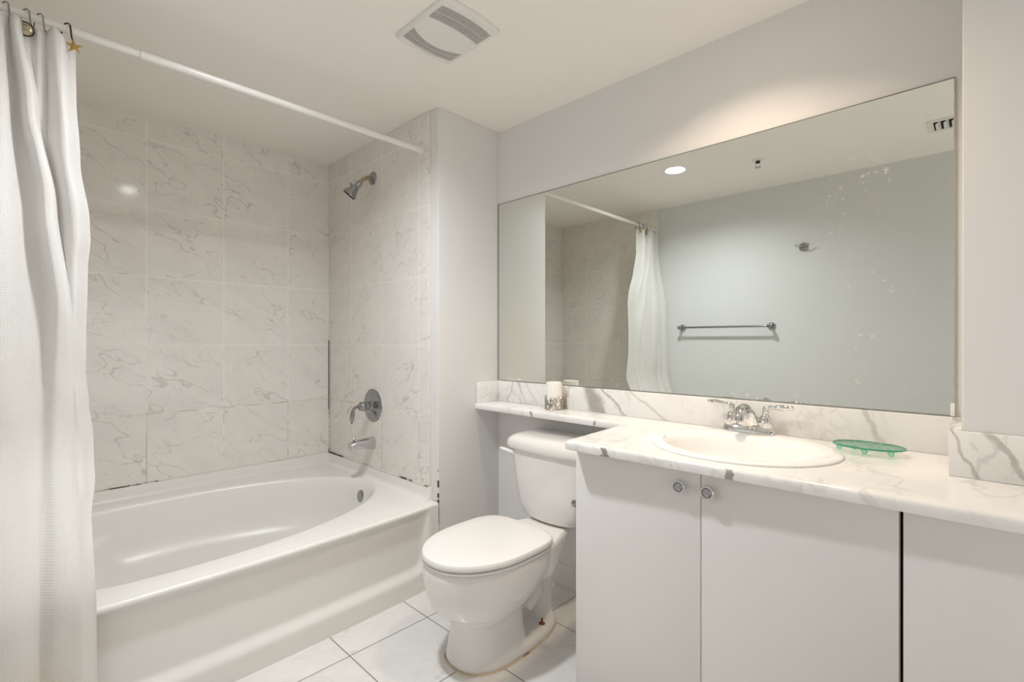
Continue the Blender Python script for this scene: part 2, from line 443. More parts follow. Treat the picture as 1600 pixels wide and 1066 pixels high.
# tile cladding of the tub alcove
struct(MB().box(XO, XP, YB, YB + .008, ZT, H).build('wall_tile_back', 'tile_x', smooth=False))
struct(MB().box(XF, XP, YT, YB, ZT, H).build('wall_tile_right', 'tile_y', smooth=True, bevel=.003))
struct(MB().box(XO, XO + .008, 1.893, YB, ZT, H).build('wall_tile_left', 'tile_z', smooth=True, bevel=.003))

def baseboard():
    b = MB(); prof = [(0, 0), (.015, 0), (.015, .066), (.013, .070), (.013, .078), (.009, .084), (.008, .092), (.004, .097), (0, .097)]
    rings = [[(XW - d, y, z) for d, z in prof] for y in (.925, YN)]
    return b.loft(rings).build('baseboard_right', 'base', ang=20)
struct(baseboard())

# caulk between tub and tile
struct(MB().tube([(XF - .001, YT, ZT + .001), (XF - .001, YB, ZT + .001)], .0045, 8).build('trim_1', 'caulk'))
struct(MB().tube([(XO, YB - .001, ZT + .001), (XF, YB - .001, ZT + .001)], .0032, 8).build('trim_2', 'caulk2'))
struct(MB().tube([(XF - .001, YB - .001, ZT), (XF - .001, YB - .001, 1.12)], .0028, 8).build('trim_3', 'caulk'))
struct(MB().tube([(x, 1.762 + .026 * smooth01((x - .6) / .75) - .0, .001) for x in [XO + .05 * i for i in range(32)]], .004, 6).build('trim_4', 'caulk2'))

# ------------------------------------------------------------------ bathtub
ZD = .372
def yfront(x):   # bowed front of the tub
    u = (x - .52) / .83
    return 1.752 + .034 * min(1.0, u * u)
TX0, TX1 = XO + .004, 1.366
tub = thing('bathtub', (.58, 2.33, 0), 'white alcove bathtub with wide rim, oval basin and recessed front apron', 'bathtub')
def tub_shell():
    b = MB(); cx, cy = .47, 2.33
    ob = []
    n = 180
    def outer(t):
        c, s_ = math.cos(t), math.sin(t)
        best = 1e9
        if c > 1e-9: best = min(best, (TX1 - cx) / c)
        if c < -1e-9: best = min(best, (TX0 - cx) / c)
        if s_ > 1e-9: best = min(best, (YB - .002 - cy) / s_)
        if s_ < -1e-9:
            r = (1.77 - cy) / s_
            for _ in range(12): r = (yfront(max(TX0, min(TX1, cx + r * c))) + .012 - cy) / s_
            best = min(best, r)
        return (cx + best * c, cy + best * s_)
    angs = [2 * PI * k / n for k in range(n)]
    for X_, Y_ in ((TX1, YB), (TX0, YB), (TX1, yfront(TX1) + .012), (TX0, yfront(TX0) + .012)):
        angs.append(math.atan2(Y_ - cy, X_ - cx) % (2 * PI))
    angs.sort()
    def rim(t):
        c, s_ = math.cos(t), math.sin(t)
        if c >= 0: a, e = .85, 2.05
        else: a, e = .575, 2.7
        bb = .465
        r = (abs(c / a) ** e + abs(s_ / bb) ** e) ** (-1 / e)
        return r
    rings = []
    for f in (0, .35, .7, .92, 1.0):
        R = []
        for t in angs:
            o = outer(t); r = rim(t); i = (cx + r * math.cos(t), cy + r * math.sin(t))
            z = ZD + .0025 * math.sin(PI * min(1, f)) + (0 if f < .9 else .0)
            R.append((o[0] + (i[0] - o[0]) * f, o[1] + (i[1] - o[1]) * f, z))
        rings.append(R)
    prof = [(.004, .371), (.010, .367), (.016, .359), (.022, .345), (.028, .325), (.034, .300), (.036, .290), (.038, .282), (.040, .274), (.042, .265), (.046, .25), (.049, .235), (.054, .215), (.061, .195), (.070, .175), (.082, .155), (.098, .135), (.125, .113), (.165, .096), (.21, .086), (.27, .079), (.36, .075)]
    for ins, z in prof:
        R = []
        for t in angs:
            c, s_ = math.cos(t), math.sin(t); r = rim(t)
            k = 1 + 1.9 * smooth01((-c - .35) / .6) * smooth01((.36 - z) / .25)
            step = .036 * smooth01((-c - .30) / .4) * smooth01((s_ - .1) / .4) * smooth01((.300 - .14 * smooth01((-c - .25) / .6) - z) / .026)
            step += .06 * smooth01((-c - .05) / .4) * smooth01((-s_ - .1) / .4) * smooth01((.300 - .14 * smooth01((-c - .25) / .6) - z) / .026)
            q = max(.05, r - ins * k - step)
            R.append((cx + q * c, cy + q * s_, z))
        rings.append(R)
    R = rings[-1]
    for f in (.6, .25): rings.append([(cx + (p[0] - cx) * f, cy + (p[1] - cy) * f, .073) for p in R])
    b.loft(rings, cap0=False, cap1=True)
    # upstand against the tiles
    pr = [(.040, ZD + .001), (.028, ZD + .004), (.019, ZD + .012), (.014, ZD + .026), (.012, ZT - .008), (.009, ZT - .001), (.0, ZT)]
    rows = []
    for d, z in pr:
        rows.append([(TX0 + d, yfront(TX0) + .05, z), (TX0 + d, YB - .002 - d, z), (XF - .001 - d + .008, YB - .002 - d, z), (XF - .001 - d + .008, yfront(XF) + .05, z)])
    b.grid(rows)
    b.add([rows[k][3] for k in range(len(pr))] + [(XF + .007, yfront(XF) + .05, ZD)], [tuple(range(len(pr) + 1))])
    # apron
    xs = [TX0 + (TX1 - TX0) * i / 150 for i in range(151)]
    zs = [0, .02, .045] + [.055 + .007 * i for i in range(13)] + [.16, .20, .24, .28, .31, .33, .338, .343, .348, .352, .356, .360]
    P = []
    for x in xs:
        row = []; y = yfront(x)
        for z in zs:
            # signed distance inside the recessed panel (rounded corner at its low right end)
            ex, ez, rr = 1.318, .072, .085
            dx, dz = ex - x, z - ez
            if dx < rr and dz < rr: d = rr - math.hypot(rr - dx, rr - dz)
            else: d = min(dx, dz)
            d = min(d, max(0, (.356 - z)) * 2.2)
            row.append((x, y + .024 * smooth01(d / .046), z))
        for k in range(1, 7):
            a = PI / 2 * k / 6; row.append((x, y + .012 * (1 - math.cos(a)), .360 + .012 * math.sin(a)))
        P.append(row)
    b.grid(P)
    b.add([P[-1][j] for j in range(len(P[-1]))] + [(TX1, yfront(TX1) + .05, 0)], [tuple(range(len(P[-1]) + 1))])
    return b.build('tub_shell', 'tub', tub, ang=50)
tub_shell()
MB().lathe([(.0, .012), (.018, .012), (.030, .010), (.036, .004), (.037, 0)][::-1], (1.2905, 2.355, .290), (-1, 0, .12), 40).build('overflow_plate', 'oldchrome', tub)
MB().lathe([(.036, 0), (.035, .003), (.028, .004), (.024, .002), (.0, .002)], (1.08, 2.33, .0745), (0, 0, 1), 32).build('drain', 'oldchrome', tub)

# ------------------------------------------------------------------ shower fittings
def shower_head():
    t = thing('shower_fixture', (XF, 2.356, 1.995), 'aged chrome shower head on a bent arm high on the tiled wall', 'shower head')
    MB().lathe([(.036, 0), (.036, .003), (.030, .009), (.018, .013), (.013, .014)], (XF, 2.356, 1.995), (-1, 0, 0), 36).build('flange', 'oldchrome', t)
    path = [(XF, 2.356, 1.995), (XF - .020, 2.356, 1.995), (XF - .036, 2.357, 1.991), (XF - .050, 2.360, 1.982), (XF - .063, 2.365, 1.969), (XF - .076, 2.372, 1.953)]
    MB().tube(path, .0105, 16).build('shower_arm', 'brass', t)
    e = Vector(path[-1]); d = Vector((-.46, .42, -.76)).normalized()
    MB().lathe([(.012, -.012), (.016, -.008), (.016, .010), (.013, .014), (.013, .018), (.018, .022), (.022, .038), (.032, .062), (.037, .072), (.037, .078), (.033, .080), (.031, .076), (.0, .076)], e, d, 36).build('spray_head', 'oldchrome', t)
    side = d.cross(Vector((0, 0, 1))).normalized(); up = side.cross(d)
    k = MB()
    o = e + d * .028
    k.tube([tuple(o + up * .014), tuple(o + up * .030)], .005, 10)
    k.tube([tuple(o + up * .030 - side * .014), tuple(o + up * .030 + side * .014)], .004, 10)
    k.build('adjusting_knob', 'oldchrome', t)
    MB().lathe([(.0335, .0795), (.0335, .0825), (.0, .0825)], e, d, 36).build('spray_face', 'black', t)
shower_head()

def valve():
    c = (XF, 2.356, .768)
    t = thing('shower_valve', c, 'round aged chrome valve plate with curved lever handle above the tub spout', 'shower valve')
    MB().lathe([(.089, 0), (.089, .003), (.086, .006), (.078, .0075), (.055, .011), (.034, .014), (.030, .016)], c, (-1, 0, 0), 64).build('valve_plate', 'oldchrome', t)
    MB().lathe([(.030, .012), (.028, .020), (.022, .024), (.021, .05), (.024, .053), (.026, .062), (.024, .074), (.018, .080), (.0, .082)], c, (-1, 0, 0), 40).build('hub', 'oldchrome', t)
    pts = [(XF - .064, 2.366, .766), (XF - .075, 2.385, .765), (XF - .086, 2.398, .757), (XF - .092, 2.405, .740), (XF - .094, 2.408, .718), (XF - .095, 2.410, .697), (XF - .095, 2.411, .683)]
    MB().tube(pts, [.010, .008, .0085, .010, .012, .0125, .006], 16).lathe([(.0, -.006), (.005, -.004), (.006, 0), (.005, .004), (.0, .006)], (XF - .095, 2.411, .676), (0, 0, 1), 14).build('lever', 'oldchrome', t)
valve()

def spout():
    c = (XF, 2.356, .566)
    t = thing('tub_spout', c, 'aged chrome tub spout with lift diverter just above the tub rim', 'tub spout')
    rings = []
    for i in range(17):
        f = i / 16; x = XF - .135 * f
        top = .034 - .010 * f - .010 * max(0, f - .8) / .2 * max(0, f - .8) / .2
        bot = -.034 + .024 * f - .012 * smooth01((f - .72) / .2)
        hw = .030 - .007 * f
        zc, hz = (top + bot) / 2, (top - bot) / 2
        rings.append([(x, 2.356 + hw * math.copysign(abs(math.cos(a)) ** .8, math.cos(a)), .566 + zc + hz * math.copysign(abs(math.sin(a)) ** .8, math.sin(a))) for a in [2 * PI * k / 28 for k in range(28)]])
    MB().loft(rings).build('spout_body', 'satin', t)
    MB().lathe([(.004, 0), (.004, .010), (.0075, .011), (.0085, .015), (.006, .019), (.0, .020)], (XF - .112, 2.356, .586), (0, 0, 1), 18).build('diverter', 'oldchrome', t)
spout()

# ------------------------------------------------------------------ curtain rod, rings, curtain
YR_, ZR_ = 1.911, 2.024
rod = thing('curtain_rod', (XF, YR_, ZR_), 'white telescoping shower curtain rod spanning the tub below the ceiling', 'curtain rod')
MB().tube([(XO + .008, YR_, ZR_), (.285, YR_, ZR_)], .0108, 20).build('inner_tube', 'rodw', rod)
MB().tube([(.285, YR_, ZR_), (XF - .012, YR_, ZR_)], .0128, 20).build('outer_tube', 'rodw', rod)
MB().lathe([(.0113, 0), (.0113, .0012)], (.2843, YR_, ZR_), (1, 0, 0), 20).build('joint_line', 'grey', rod)
for x, ax in ((XF, -1), (XO + .008, 1)):
    MB().lathe([(.019, 0), (.019, .012), (.017, .015), (.013, .016)], (x, YR_, ZR_), (ax, 0, 0), 24).build('end_cap', 'plast', rod)

def ring(x, label, kind):
    z0 = ZR_ - .004
    t = thing('curtain_hook', (x, YR_, ZR_), label, 'curtain hook', 'curtain hooks on the white rod')
    # open hook: over the rod and down in front and behind
    pts = [(x, YR_ + .020, ZR_ - .030), (x, YR_ + .019, ZR_ - .012)]
    pts += [(x, YR_ + .0185 * math.cos(a), ZR_ + .0165 * math.sin(a)) for a in [PI * i / 12 for i in range(13)]]
    pts += [(x, YR_ - .021, ZR_ - .014), (x, YR_ - .024, ZR_ - .030), (x + .001, YR_ - .026, ZR_ - .038)]
    pts = [(p[0] + (YR_ - p[1]) * .45, p[1], p[2]) for p in pts]
    MB().tube(pts, .0021, 10).build('wire', 'bronze' if kind == 'star' else 'oldchrome', t)
    if kind == 'shell':
        rings = []
        for i in range(9):
            a = -PI / 2 + PI * i / 8
            rings.append([(x + .0165 * math.cos(a) * math.cos(b), YR_ - .030 + .0075 * math.sin(a), ZR_ - .052 + .0185 * math.cos(a) * math.sin(b)) for b in [2 * PI * k / 24 for k in range(24)]])
        b = MB().loft(rings)
        b.tube([(x + (.003 + .0015 * k) * math.cos(k * .55), YR_ - .0375, ZR_ - .048 + (.003 + .0012 * k) * math.sin(k * .55)) for k in range(9)], .0016, 8)
        b.build('shell_ornament', 'shell', t)
        MB().tube([(x + .0172 * math.cos(a), YR_ - .031, ZR_ - .052 + .0192 * math.sin(a)) for a in [2 * PI * k / 32 for k in range(32)]], .0018, 8, closed=True).build('ornament_rim', 'bronze', t)
    if kind == 'star':
        cx, cy, cz = x + .015, YR_ - .033, ZR_ - .058
        vs = [(cx, cy - .006, cz), (cx, cy + .003, cz)]; fs = []
        for k in range(10):
            a = PI / 2 + .10 + PI * k / 5; r = .0235 if k % 2 == 0 else .0078
            vs.append((cx + r * math.cos(a), cy, cz + r * math.sin(a)))
        for k in range(10): fs += [(0, 2 + k, 2 + (k + 1) % 10), (1, 2 + (k + 1) % 10, 2 + k)]
        MB().add(vs, fs).build('starfish_ornament', 'gold', t, smooth=False)
ring(-.012, 'plain wire curtain hook at the left frame edge, left of the shell hook', 'plain')
ring(.028, 'curtain hook with round olive shell ornament on the white rod', 'shell')
ring(.055, 'plain wire curtain hook between the shell hook and the starfish hook', 'plain')
ring(.112, 'curtain hook with gold starfish ornament on the white rod', 'star')

def lerp_tab(tab, t):
    if t <= tab[0][0]: return tab[0][1]
    for (a, p), (b_, q) in zip(tab, tab[1:]):
        if t <= b_: f = smooth01((t - a) / (b_ - a)); return p + (q - p) * f
    return tab[-1][1]
HEM = [(0, .133), (.085, .134), (.171, .144), (.266, .168), (.29, .170), (.335, .164), (.45, .160), (.5, .159), (.55, .167), (.60, .177), (.66, .176), (.72, .160), (.76, .159), (.83, .162), (1.0, .165)]
# folds: centre and half width of each along the height, and how far it stands out towards the room
FOLDS = [([(0, -.150), (1, -.145)], [(0, .022), (.5, .035), (1, .045)], [(0, .022), (.5, .045), (1, .035)]),
         ([(0, -.085), (1, -.085)], [(0, .020), (.5, .032), (1, .045)], [(0, .020), (.5, .045), (1, .03)]),
         ([(0, -.028), (.4, -.030), (1, -.020)], [(0, .024), (.4, .046), (1, .060)], [(0, .040), (.4, .068), (.75, .030), (1, .026)]),
         ([(0, .010), (.12, .036), (.25, .072), (.42, .105), (1, .105)], [(0, .011), (.12, .016), (.3, .020), (.6, .034), (1, .05)], [(0, .050), (.3, .060), (.6, .034), (1, .016)]),
         ([(0, .058), (.1, .060), (.25, .062)], [(0, .012), (.2, .012)], [(0, .014), (.10, .012), (.22, 0.0)]),
         ([(0, .094), (.15, .112), (.3, .142), (.6, .150), (1, .15)], [(0, .020), (.15, .030), (.3, .032), (1, .036)], [(0, .040), (.2, .055), (.45, .036), (.7, .018), (1, .012)])]
def curtain():
    b = MB(); NU, NV = 200, 110; P = []; ztop, zbot = 1.998, .06; uv = []
    for j in range(NV + 1):
        t = j / NV; row = []; x0, x1 = XO + .012, lerp_tab(HEM, t)
        yc = 1.900 - .185 * smooth01((t - .58) / .24)
        for i in range(NU + 1):
            s = i / NU; x = x0 + (x1 - x0) * s; d = 0.0
            for c, w_, h in FOLDS:
                q = (x - lerp_tab(c, t)) / lerp_tab(w_, t)
                d = max(d, lerp_tab(h, t) * (math.exp(-(abs(q) ** 3.6)))) 
            n = mnoise.noise(Vector((x * 11, t * 6, 1.0))) * .006 * smooth01(t * 3) + mnoise.noise(Vector((x * 30, t * 16, 4.0))) * .0018 * smooth01(t * 2)
            k = smooth01((x - x1 + .035) / .035)
            y = yc - d * (1 - .75 * k) + n + .012 * k + .13 * (s - .52) * smooth01((t - .05) / .3) * (1 - smooth01((t - .62) / .18))
            pin = abs(math.sin(PI * (s * 7 + .1)))
            z = ztop - .012 * pin * (1 - t) - .010 * smooth01((s - .80) / .2) * (1 - t) + (zbot - ztop) * t
            row.append((x, y, z)); uv.append((s * .62, 1.94 * (1 - t)))
        P.append(row)
    b.grid(P)
    me = bpy.data.meshes.new('shower_curtain'); me.from_pydata(b.v, [], b.f); me.materials.append(M['curtain'])
    lay = me.uv_layers.new(name='UVMap')
    for l in me.loops: lay.data[l.index].uv = uv[l.vertex_index]
    me.polygons.foreach_set('use_smooth', [True] * len(me.polygons))
    o = bpy.data.objects.new('shower_curtain', me); COL.objects.link(o)
    md = o.modifiers.new('thickness', 'SOLIDIFY'); md.thickness = .0012
    return tag(o, 'white waffle weave shower curtain gathered at the left end of the rod', 'shower curtain')
curtain()

# ------------------------------------------------------------------ toilet
TY = 1.285
toilet = thing('toilet', (1.40, TY, 0), 'white two-piece toilet with closed lid beside the vanity', 'toilet')
def toilet_bowl():
    b = MB(); N = 56
    def ring(z, x0, x1, hw, e=2.3, ef=2.2, c=None):
        cx = c if c is not None else (x0 + x1) / 2
        return sell(N, cx, TY, x1 - cx, hw, e, z, af=cx - x0, ef=ef)
    # foot and front column
    b.loft([ring(0, 1.048, 1.535, .128, 2.6, 2.4, 1.24), ring(.012, 1.046, 1.537, .129, 2.6, 2.4, 1.24), ring(.026, 1.050, 1.532, .125, 2.6, 2.4, 1.24), ring(.034, 1.056, 1.524, .116, 2.6, 2.4, 1.24)])
    b.loft([ring(.01, 1.050, 1.33, .124, 3, 2.4, 1.22), ring(.06, 1.058, 1.325, .116, 3, 2.4, 1.22), ring(.12, 1.066, 1.32, .108, 3, 2.4, 1.22), ring(.17, 1.058, 1.32, .108, 3, 2.4, 1.22), ring(.21, 1.03, 1.32, .112, 3, 2.4, 1.22)])
    # bowl
    b.loft([ring(.145, 1.075, 1.26, .095, 2.2, 2.1, 1.16), ring(.168, 1.028, 1.31, .126, 2.2, 2.1, 1.165), ring(.200, .993, 1.365, .152, 2.2, 2.1, 1.18), ring(.245, .968, 1.425, .172, 2.2, 2.1, 1.20),
            ring(.295, .955, 1.47, .182, 2.3, 2.1, 1.22), ring(.340, .953, 1.475, .184, 2.3, 2.1, 1.22), ring(.358, .957, 1.475, .182, 2.3, 2.1, 1.22), ring(.366, .966, 1.47, .175, 2.3, 2.1, 1.22)])
    # deck that carries the tank
    rows = []
    for f in range(11):
        q = f / 10; x = 1.36 + .345 * q; hw = .158 - .060 * smooth01(q * 1.5)
        zb = .235 + .092 * smooth01(q * 1.5)
        rows.append([(x, TY - hw, .350), (x, TY - hw, zb + .015), (x, TY - hw + .02, zb), (x, TY + hw - .02, zb), (x, TY + hw, zb + .015), (x, TY + hw, .350), (x, TY + hw - .012, .364), (x, TY - hw + .012, .364)])
    b.loft(rows)
    # trapway: up behind the bowl and down to the floor
    pts = [(1.27, TY, .13), (1.34, TY, .125), (1.40, TY, .165), (1.432, TY, .225), (1.462, TY, .255), (1.49, TY, .22), (1.497, TY, .15), (1.49, TY, .06), (1.487, TY, .01)]
    fine = []
    for i in range(len(pts) - 1):
        for k in range(4):
            f = k / 4; fine.append(tuple(pts[i][m] * (1 - f) + pts[i + 1][m] * f for m in range(3)))
    fine.append(pts[-1])
    b.tube(fine, .050, 20)
    b.loft([ring(.02, 1.42, 1.525, .058, 2.6, 2.6), ring(.20, 1.43, 1.545, .054, 2.6, 2.6), ring(.32, 1.42, 1.57, .075, 2.6, 2.6)])
    b.tube([(1.36, TY - .045, .10), (1.40, TY - .052, .155), (1.42, TY - .050, .21)], [.026, .034, .024], 14)
    b.tube([(1.36, TY + .045, .10), (1.40, TY + .052, .155), (1.42, TY + .050, .21)], [.026, .034, .024], 14)
    o = b.build('bowl', 'china', toilet)
    r = o.modifiers.new('fuse', 'REMESH'); r.mode = 'VOXEL'; r.voxel_size = .0055; r.use_smooth_shade = True
    m = o.modifiers.new('soften', 'SMOOTH'); m.factor = .5; m.iterations = 9
    return o
toilet_bowl()
def egg(z, grow=0.0, n=72):
    return sell(n, 1.205, TY, .205 + grow, .186 + grow, 4.2, z, af=.252 + grow, ef=2.08)
MB().loft([egg(.3645, -.040), egg(.3645, -.003), egg(.3665, 0), egg(.3730, .001), egg(.3738, -.0005), egg(.3738, -.045)]).build('seat', 'seat', toilet)
MB().loft([egg(.3800, -.050), egg(.3800, .001), egg(.3806, .0025), egg(.383, .0035), egg(.393, .003), egg(.3985, -.001), egg(.4005, -.010), egg(.4025, -.05), egg(.4035, -.10)]).build('lid', 'seat', toilet)
for s in (-1, 1):
    MB().lathe([(.0, -.022), (.011, -.021), (.012, -.016), (.012, .016), (.011, .021), (.0, .022)], (1.418, TY + s * .075, .378), (0, 1, 0), 16).build('hinge', 'seat', toilet)
def tank():
    b = MB(); rings = []
    for z, hw, xf, rr in ((.368, .120, 1.548, 0), (.371, .134, 1.535, 0), (.380, .146, 1.527, 0), (.42, .166, 1.523, 0), (.50, .184, 1.520, 0), (.60, .202, 1.518, 0), (.662, .212, 1.517, 0)):
        R = []
        n = 24
        # bowed front, straight back
        for k in range(n + 1):
            f = -1 + 2 * k / n; y = TY + hw * f
            x = xf - .014 + .030 * f * f + .035 * max(0, (abs(f) - .86) / .14) ** 2
            R.append((x, y, z))
        R += [(1.728, TY + hw, z), (1.735, TY + hw - .008, z), (1.735, TY - hw + .008, z), (1.728, TY - hw, z)]
        rings.append(R)
    b.loft(rings).build('tank', 'china', toilet, ang=60)
    b = MB(); rings = []
    for z, g in ((.652, -.002), (.650, .008), (.654, .013), (.664, .015), (.680, .014), (.692, .009), (.703, -.004), (.709, -.020), (.712, -.045)):
        R = []; hw = .212 + g; n = 24
        for k in range(n + 1):
            f = -1 + 2 * k / n; y = TY + hw * f
            x = 1.517 - g - .014 + .030 * f * f + .030 * max(0, (abs(f) - .88) / .12) ** 2
            R.append((x, y, z))
        gb = max(g, 0) * .3 + min(g, 0)
        R += [(1.735 + gb, TY + hw, z), (1.741 + gb, TY + hw - .006, z), (1.741 + gb, TY - hw + .006, z), (1.735 + gb, TY - hw, z)]
        rings.append(R)
    b.loft(rings).build('tank_lid', 'china', toilet, ang=60)
tank()
def flush_lever():
    b = MB()
    b.lathe([(.0, .012), (.010, .012), (.014, .008), (.0145, 0)][::-1], (1.532, TY + .178, .628), (-1, .25, 0), 20)
    b.tube([(1.526, TY + .176, .630), (1.516, TY + .195, .634), (1.507, TY + .222, .641), (1.503, TY + .238, .644)], [.011, .0095, .008, .005], 14)
    b.build('flush_lever', 'plast', toilet)
flush_lever()
MB().tube([(p[0], p[1], .001) for p in sell(64, 1.24, TY, 1.536 - 1.24, .1285, 2.6, 0, af=1.24 - 1.0465, ef=2.4)], .0035, 6, closed=True).build('base_caulk', 'caulk3', toilet)
MB().lathe([(.0, 0), (.012, 0), (.012, .003), (.004, .005), (.0035, .022), (.0, .023)], (1.412, TY - .083, .0325), (0, 0, 1), 16).build('floor_bolt', 'rust', toilet)
# ------------------------------------------------------------------ counter, sink, vanity
def bake(o):
    dg = bpy.context.evaluated_depsgraph_get(); dg.update()
    me = bpy.data.meshes.new_from_object(o.evaluated_get(dg)); old = o.data; o.modifiers.clear(); o.data = me; me.name = o.name
    bpy.data.meshes.remove(old)
SINK = (1.475, .50); SAX, SAY = .238, .252
ctr = thing('countertop', (1.47, .6, ZC), 'white grey-veined marble counter with narrow shelf over the toilet tank', 'countertop')
def counter_slab():
    pl = [(1.2285, YR + .002), (1.185, .905), (1.188, .917), (1.196, .921), (1.565, .945), (1.576, .950), (1.583, .962), (1.592, YN - .001), (XW - .001, YN - .001), (XW - .001, YCOL + .001), (XCOL - .001, YCOL + .001), (XCOL - .001, YR + .002)]
    prof = [(.010, -.030), (.002, -.0275), (.0, -.022), (.0, -.009), (.0025, -.003), (.010, .0)]
    # inset of the exposed front edge only
    n = len(pl); rings = []
    for d, z in prof:
        R = []
        for i, p in enumerate(pl):
            if i >= 8: R.append((p[0], p[1], ZC + z)); continue
            a = Vector(pl[i - 1]) if i > 0 else Vector((p[0] + .04, p[1] - 1)); q = Vector(p); c = Vector(pl[i + 1])
            t1 = (q - a).normalized() if i > 0 else (c - q).normalized(); t2 = (c - q).normalized() if i < 7 else t1
            n1 = Vector((t1.y, -t1.x)); n2 = Vector((t2.y, -t2.x)); m = (n1 + n2).normalized(); k = d / max(.5, m.dot(n1))
            x, y = q.x + m.x * k, q.y + m.y * k
            if i in (0, 7): y = p[1]
            R.append((x, y, ZC + z))
        rings.append(R)
    o = MB().loft(rings).build('slab', 'marble', ctr, smooth=False)
    cut = MB().loft([sell(64, SINK[0], SINK[1], SAX - .018, SAY - .018, 2, ZC - .1), sell(64, SINK[0], SINK[1], SAX - .018, SAY - .018, 2, ZC + .1)]).build('cutter', 'marble')
    md = o.modifiers.new('sink_hole', 'BOOLEAN'); md.operation = 'DIFFERENCE'; md.object = cut; md.solver = 'EXACT'
    bake(o)
    me = cut.data; bpy.data.objects.remove(cut); bpy.data.meshes.remove(me)
    o.data.polygons.foreach_set('use_smooth', [True] * len(o.data.polygons)); o.data.set_sharp_from_angle(angle=math.radians(50))
counter_slab()
ZS = .913
MB().box(1.735, XW - .001, YCOL + .001, YN - .002, ZC + .0002, ZS).build('backsplash', 'marble', ctr, bevel=.002, seg=2)
MB().box(1.600, 1.7345, YN - .022, YN - .001, ZC + .0002, ZS).build('side_splash', 'marble', ctr, bevel=.002, seg=2)
MB().box(XCOL, 1.7345, YCOL + .001, YCOL + .023, ZC + .0002, ZS).build('column_side_splash', 'marble', ctr, bevel=.002, seg=2)
MB().box(1.480, XCOL - .001, YR + .002, YCOL + .023, ZC + .0002, ZS).build('column_splash', 'marble', ctr, bevel=.002, seg=2)

def sink():
    t = thing('sink', (SINK[0], SINK[1], ZC), 'white oval drop-in sink set into the marble counter', 'sink')
    b = MB(); n = 80; rings = []
    for g, z in ((-.020, ZC - .02), (0, ZC + .0006), (.0005, ZC + .003), (-.002, ZC + .0055), (-.008, ZC + .0072), (-.020, ZC + .0078), (-.034, ZC + .007)):
        rings.append(sell(n, SINK[0], SINK[1], SAX + g, SAY + g, 2.0, z))
    # basin sits forward of the faucet ledge
    cx = SINK[0] - .030
    for ax, ay, z in ((.176, .215, .8150), (.168, .207, .810), (.158, .197, .797), (.148, .190, .768), (.132, .172, .735), (.105, .140, .705), (.07, .095, .688), (.03, .035, .681), (.018, .018, .680)):
        rings.append(sell(n, cx, SINK[1], ax, ay, 2.0, z))
    b.loft(rings, cap0=False).build('basin', 'porcelain', t, ang=60)
    MB().lathe([(.021, .0), (.021, .0025), (.015, .003), (.0, .006)], (cx, SINK[1], .6805), (0, 0, 1), 24).build('drain', 'chrome', t)
sink()

def faucet():
    fx, fy, z0 = 1.688, .545, ZC + .0078
    t = thing('faucet', (fx, fy, z0), 'chrome two-lever faucet on the back ledge of the oval sink', 'faucet')
    b = MB(); rings = []
    for g, z in ((0, 0), (0, .006), (-.002, .010), (-.006, .018), (-.010, .024), (-.018, .027)):
        rings.append([(p[0], p[1], z0 + z) for p in sell(56, fx, fy, .030 + g, .084 + g, 3.0)])
    b.loft(rings).build('base_plate', 'chrome', t)
    for s in (-1, 1):
        y = fy + s * .052
        MB().lathe([(.022, .020), (.0235, .026), (.0235, .036), (.020, .040), (.019, .050), (.013, .058), (.0095, .062), (.009, .068), (.011, .071), (.0095, .074), (.0, .075)], (fx, y, z0), (0, 0, 1), 28).build('handle_body', 'chrome', t)
        lv = MB(); zz = z0 + .080
        lv.lathe([(.0, -.011), (.008, -.008), (.0095, 0), (.008, .006), (.0, .0085)], (fx, y, zz), (0, 0, 1), 18)
        pts = [(fx, y + s * d, zz + .004 + .02 * (d / .09) * .3) for d in (.0, .010, .014, .020, .026, .05, .066, .072, .076, .082)]
        lv.tube(pts, [.006, .006, .0075, .0055, .007, .0095, .0088, .006, .0068, .003], 16)
        lv.build('lever', 'chrome', t)
    # spout: rises from the plate and arcs out over the basin
    path = [(fx + .002, .016), (fx - .006, .046), (fx - .020, .070), (fx - .044, .083), (fx - .068, .078), (fx - .085, .062), (fx - .091, .046)]
    wid = [.046, .033, .023, .0185, .017, .016, .0155]; thk = [.024, .020, .016, .0145, .0135, .013, .0125]
    rings = []
    for i, (x, z) in enumerate(path):
        a = Vector(path[max(0, i - 1)]); c = Vector(path[min(len(path) - 1, i + 1)]); T = (c - a).normalized(); Nn = Vector((-T.y, T.x))
        rings.append([(x + Nn.x * thk[i] * math.sin(q), fy + wid[i] * math.cos(q), z0 + z + Nn.y * thk[i] * math.sin(q)) for q in [2 * PI * k / 24 for k in range(24)]])
    MB().loft(rings).build('spout', 'chrome', t, ang=60)
    MB().tube([(fx + .022, fy, z0 + .024), (fx + .022, fy, z0 + .062)], .0024, 10).lathe([(.0, 0), (.005, .001), (.006, .005), (.004, .009), (.0, .010)], (fx + .022, fy, z0 + .060), (0, 0, 1), 14).build('lift_rod', 'chrome', t)
faucet()

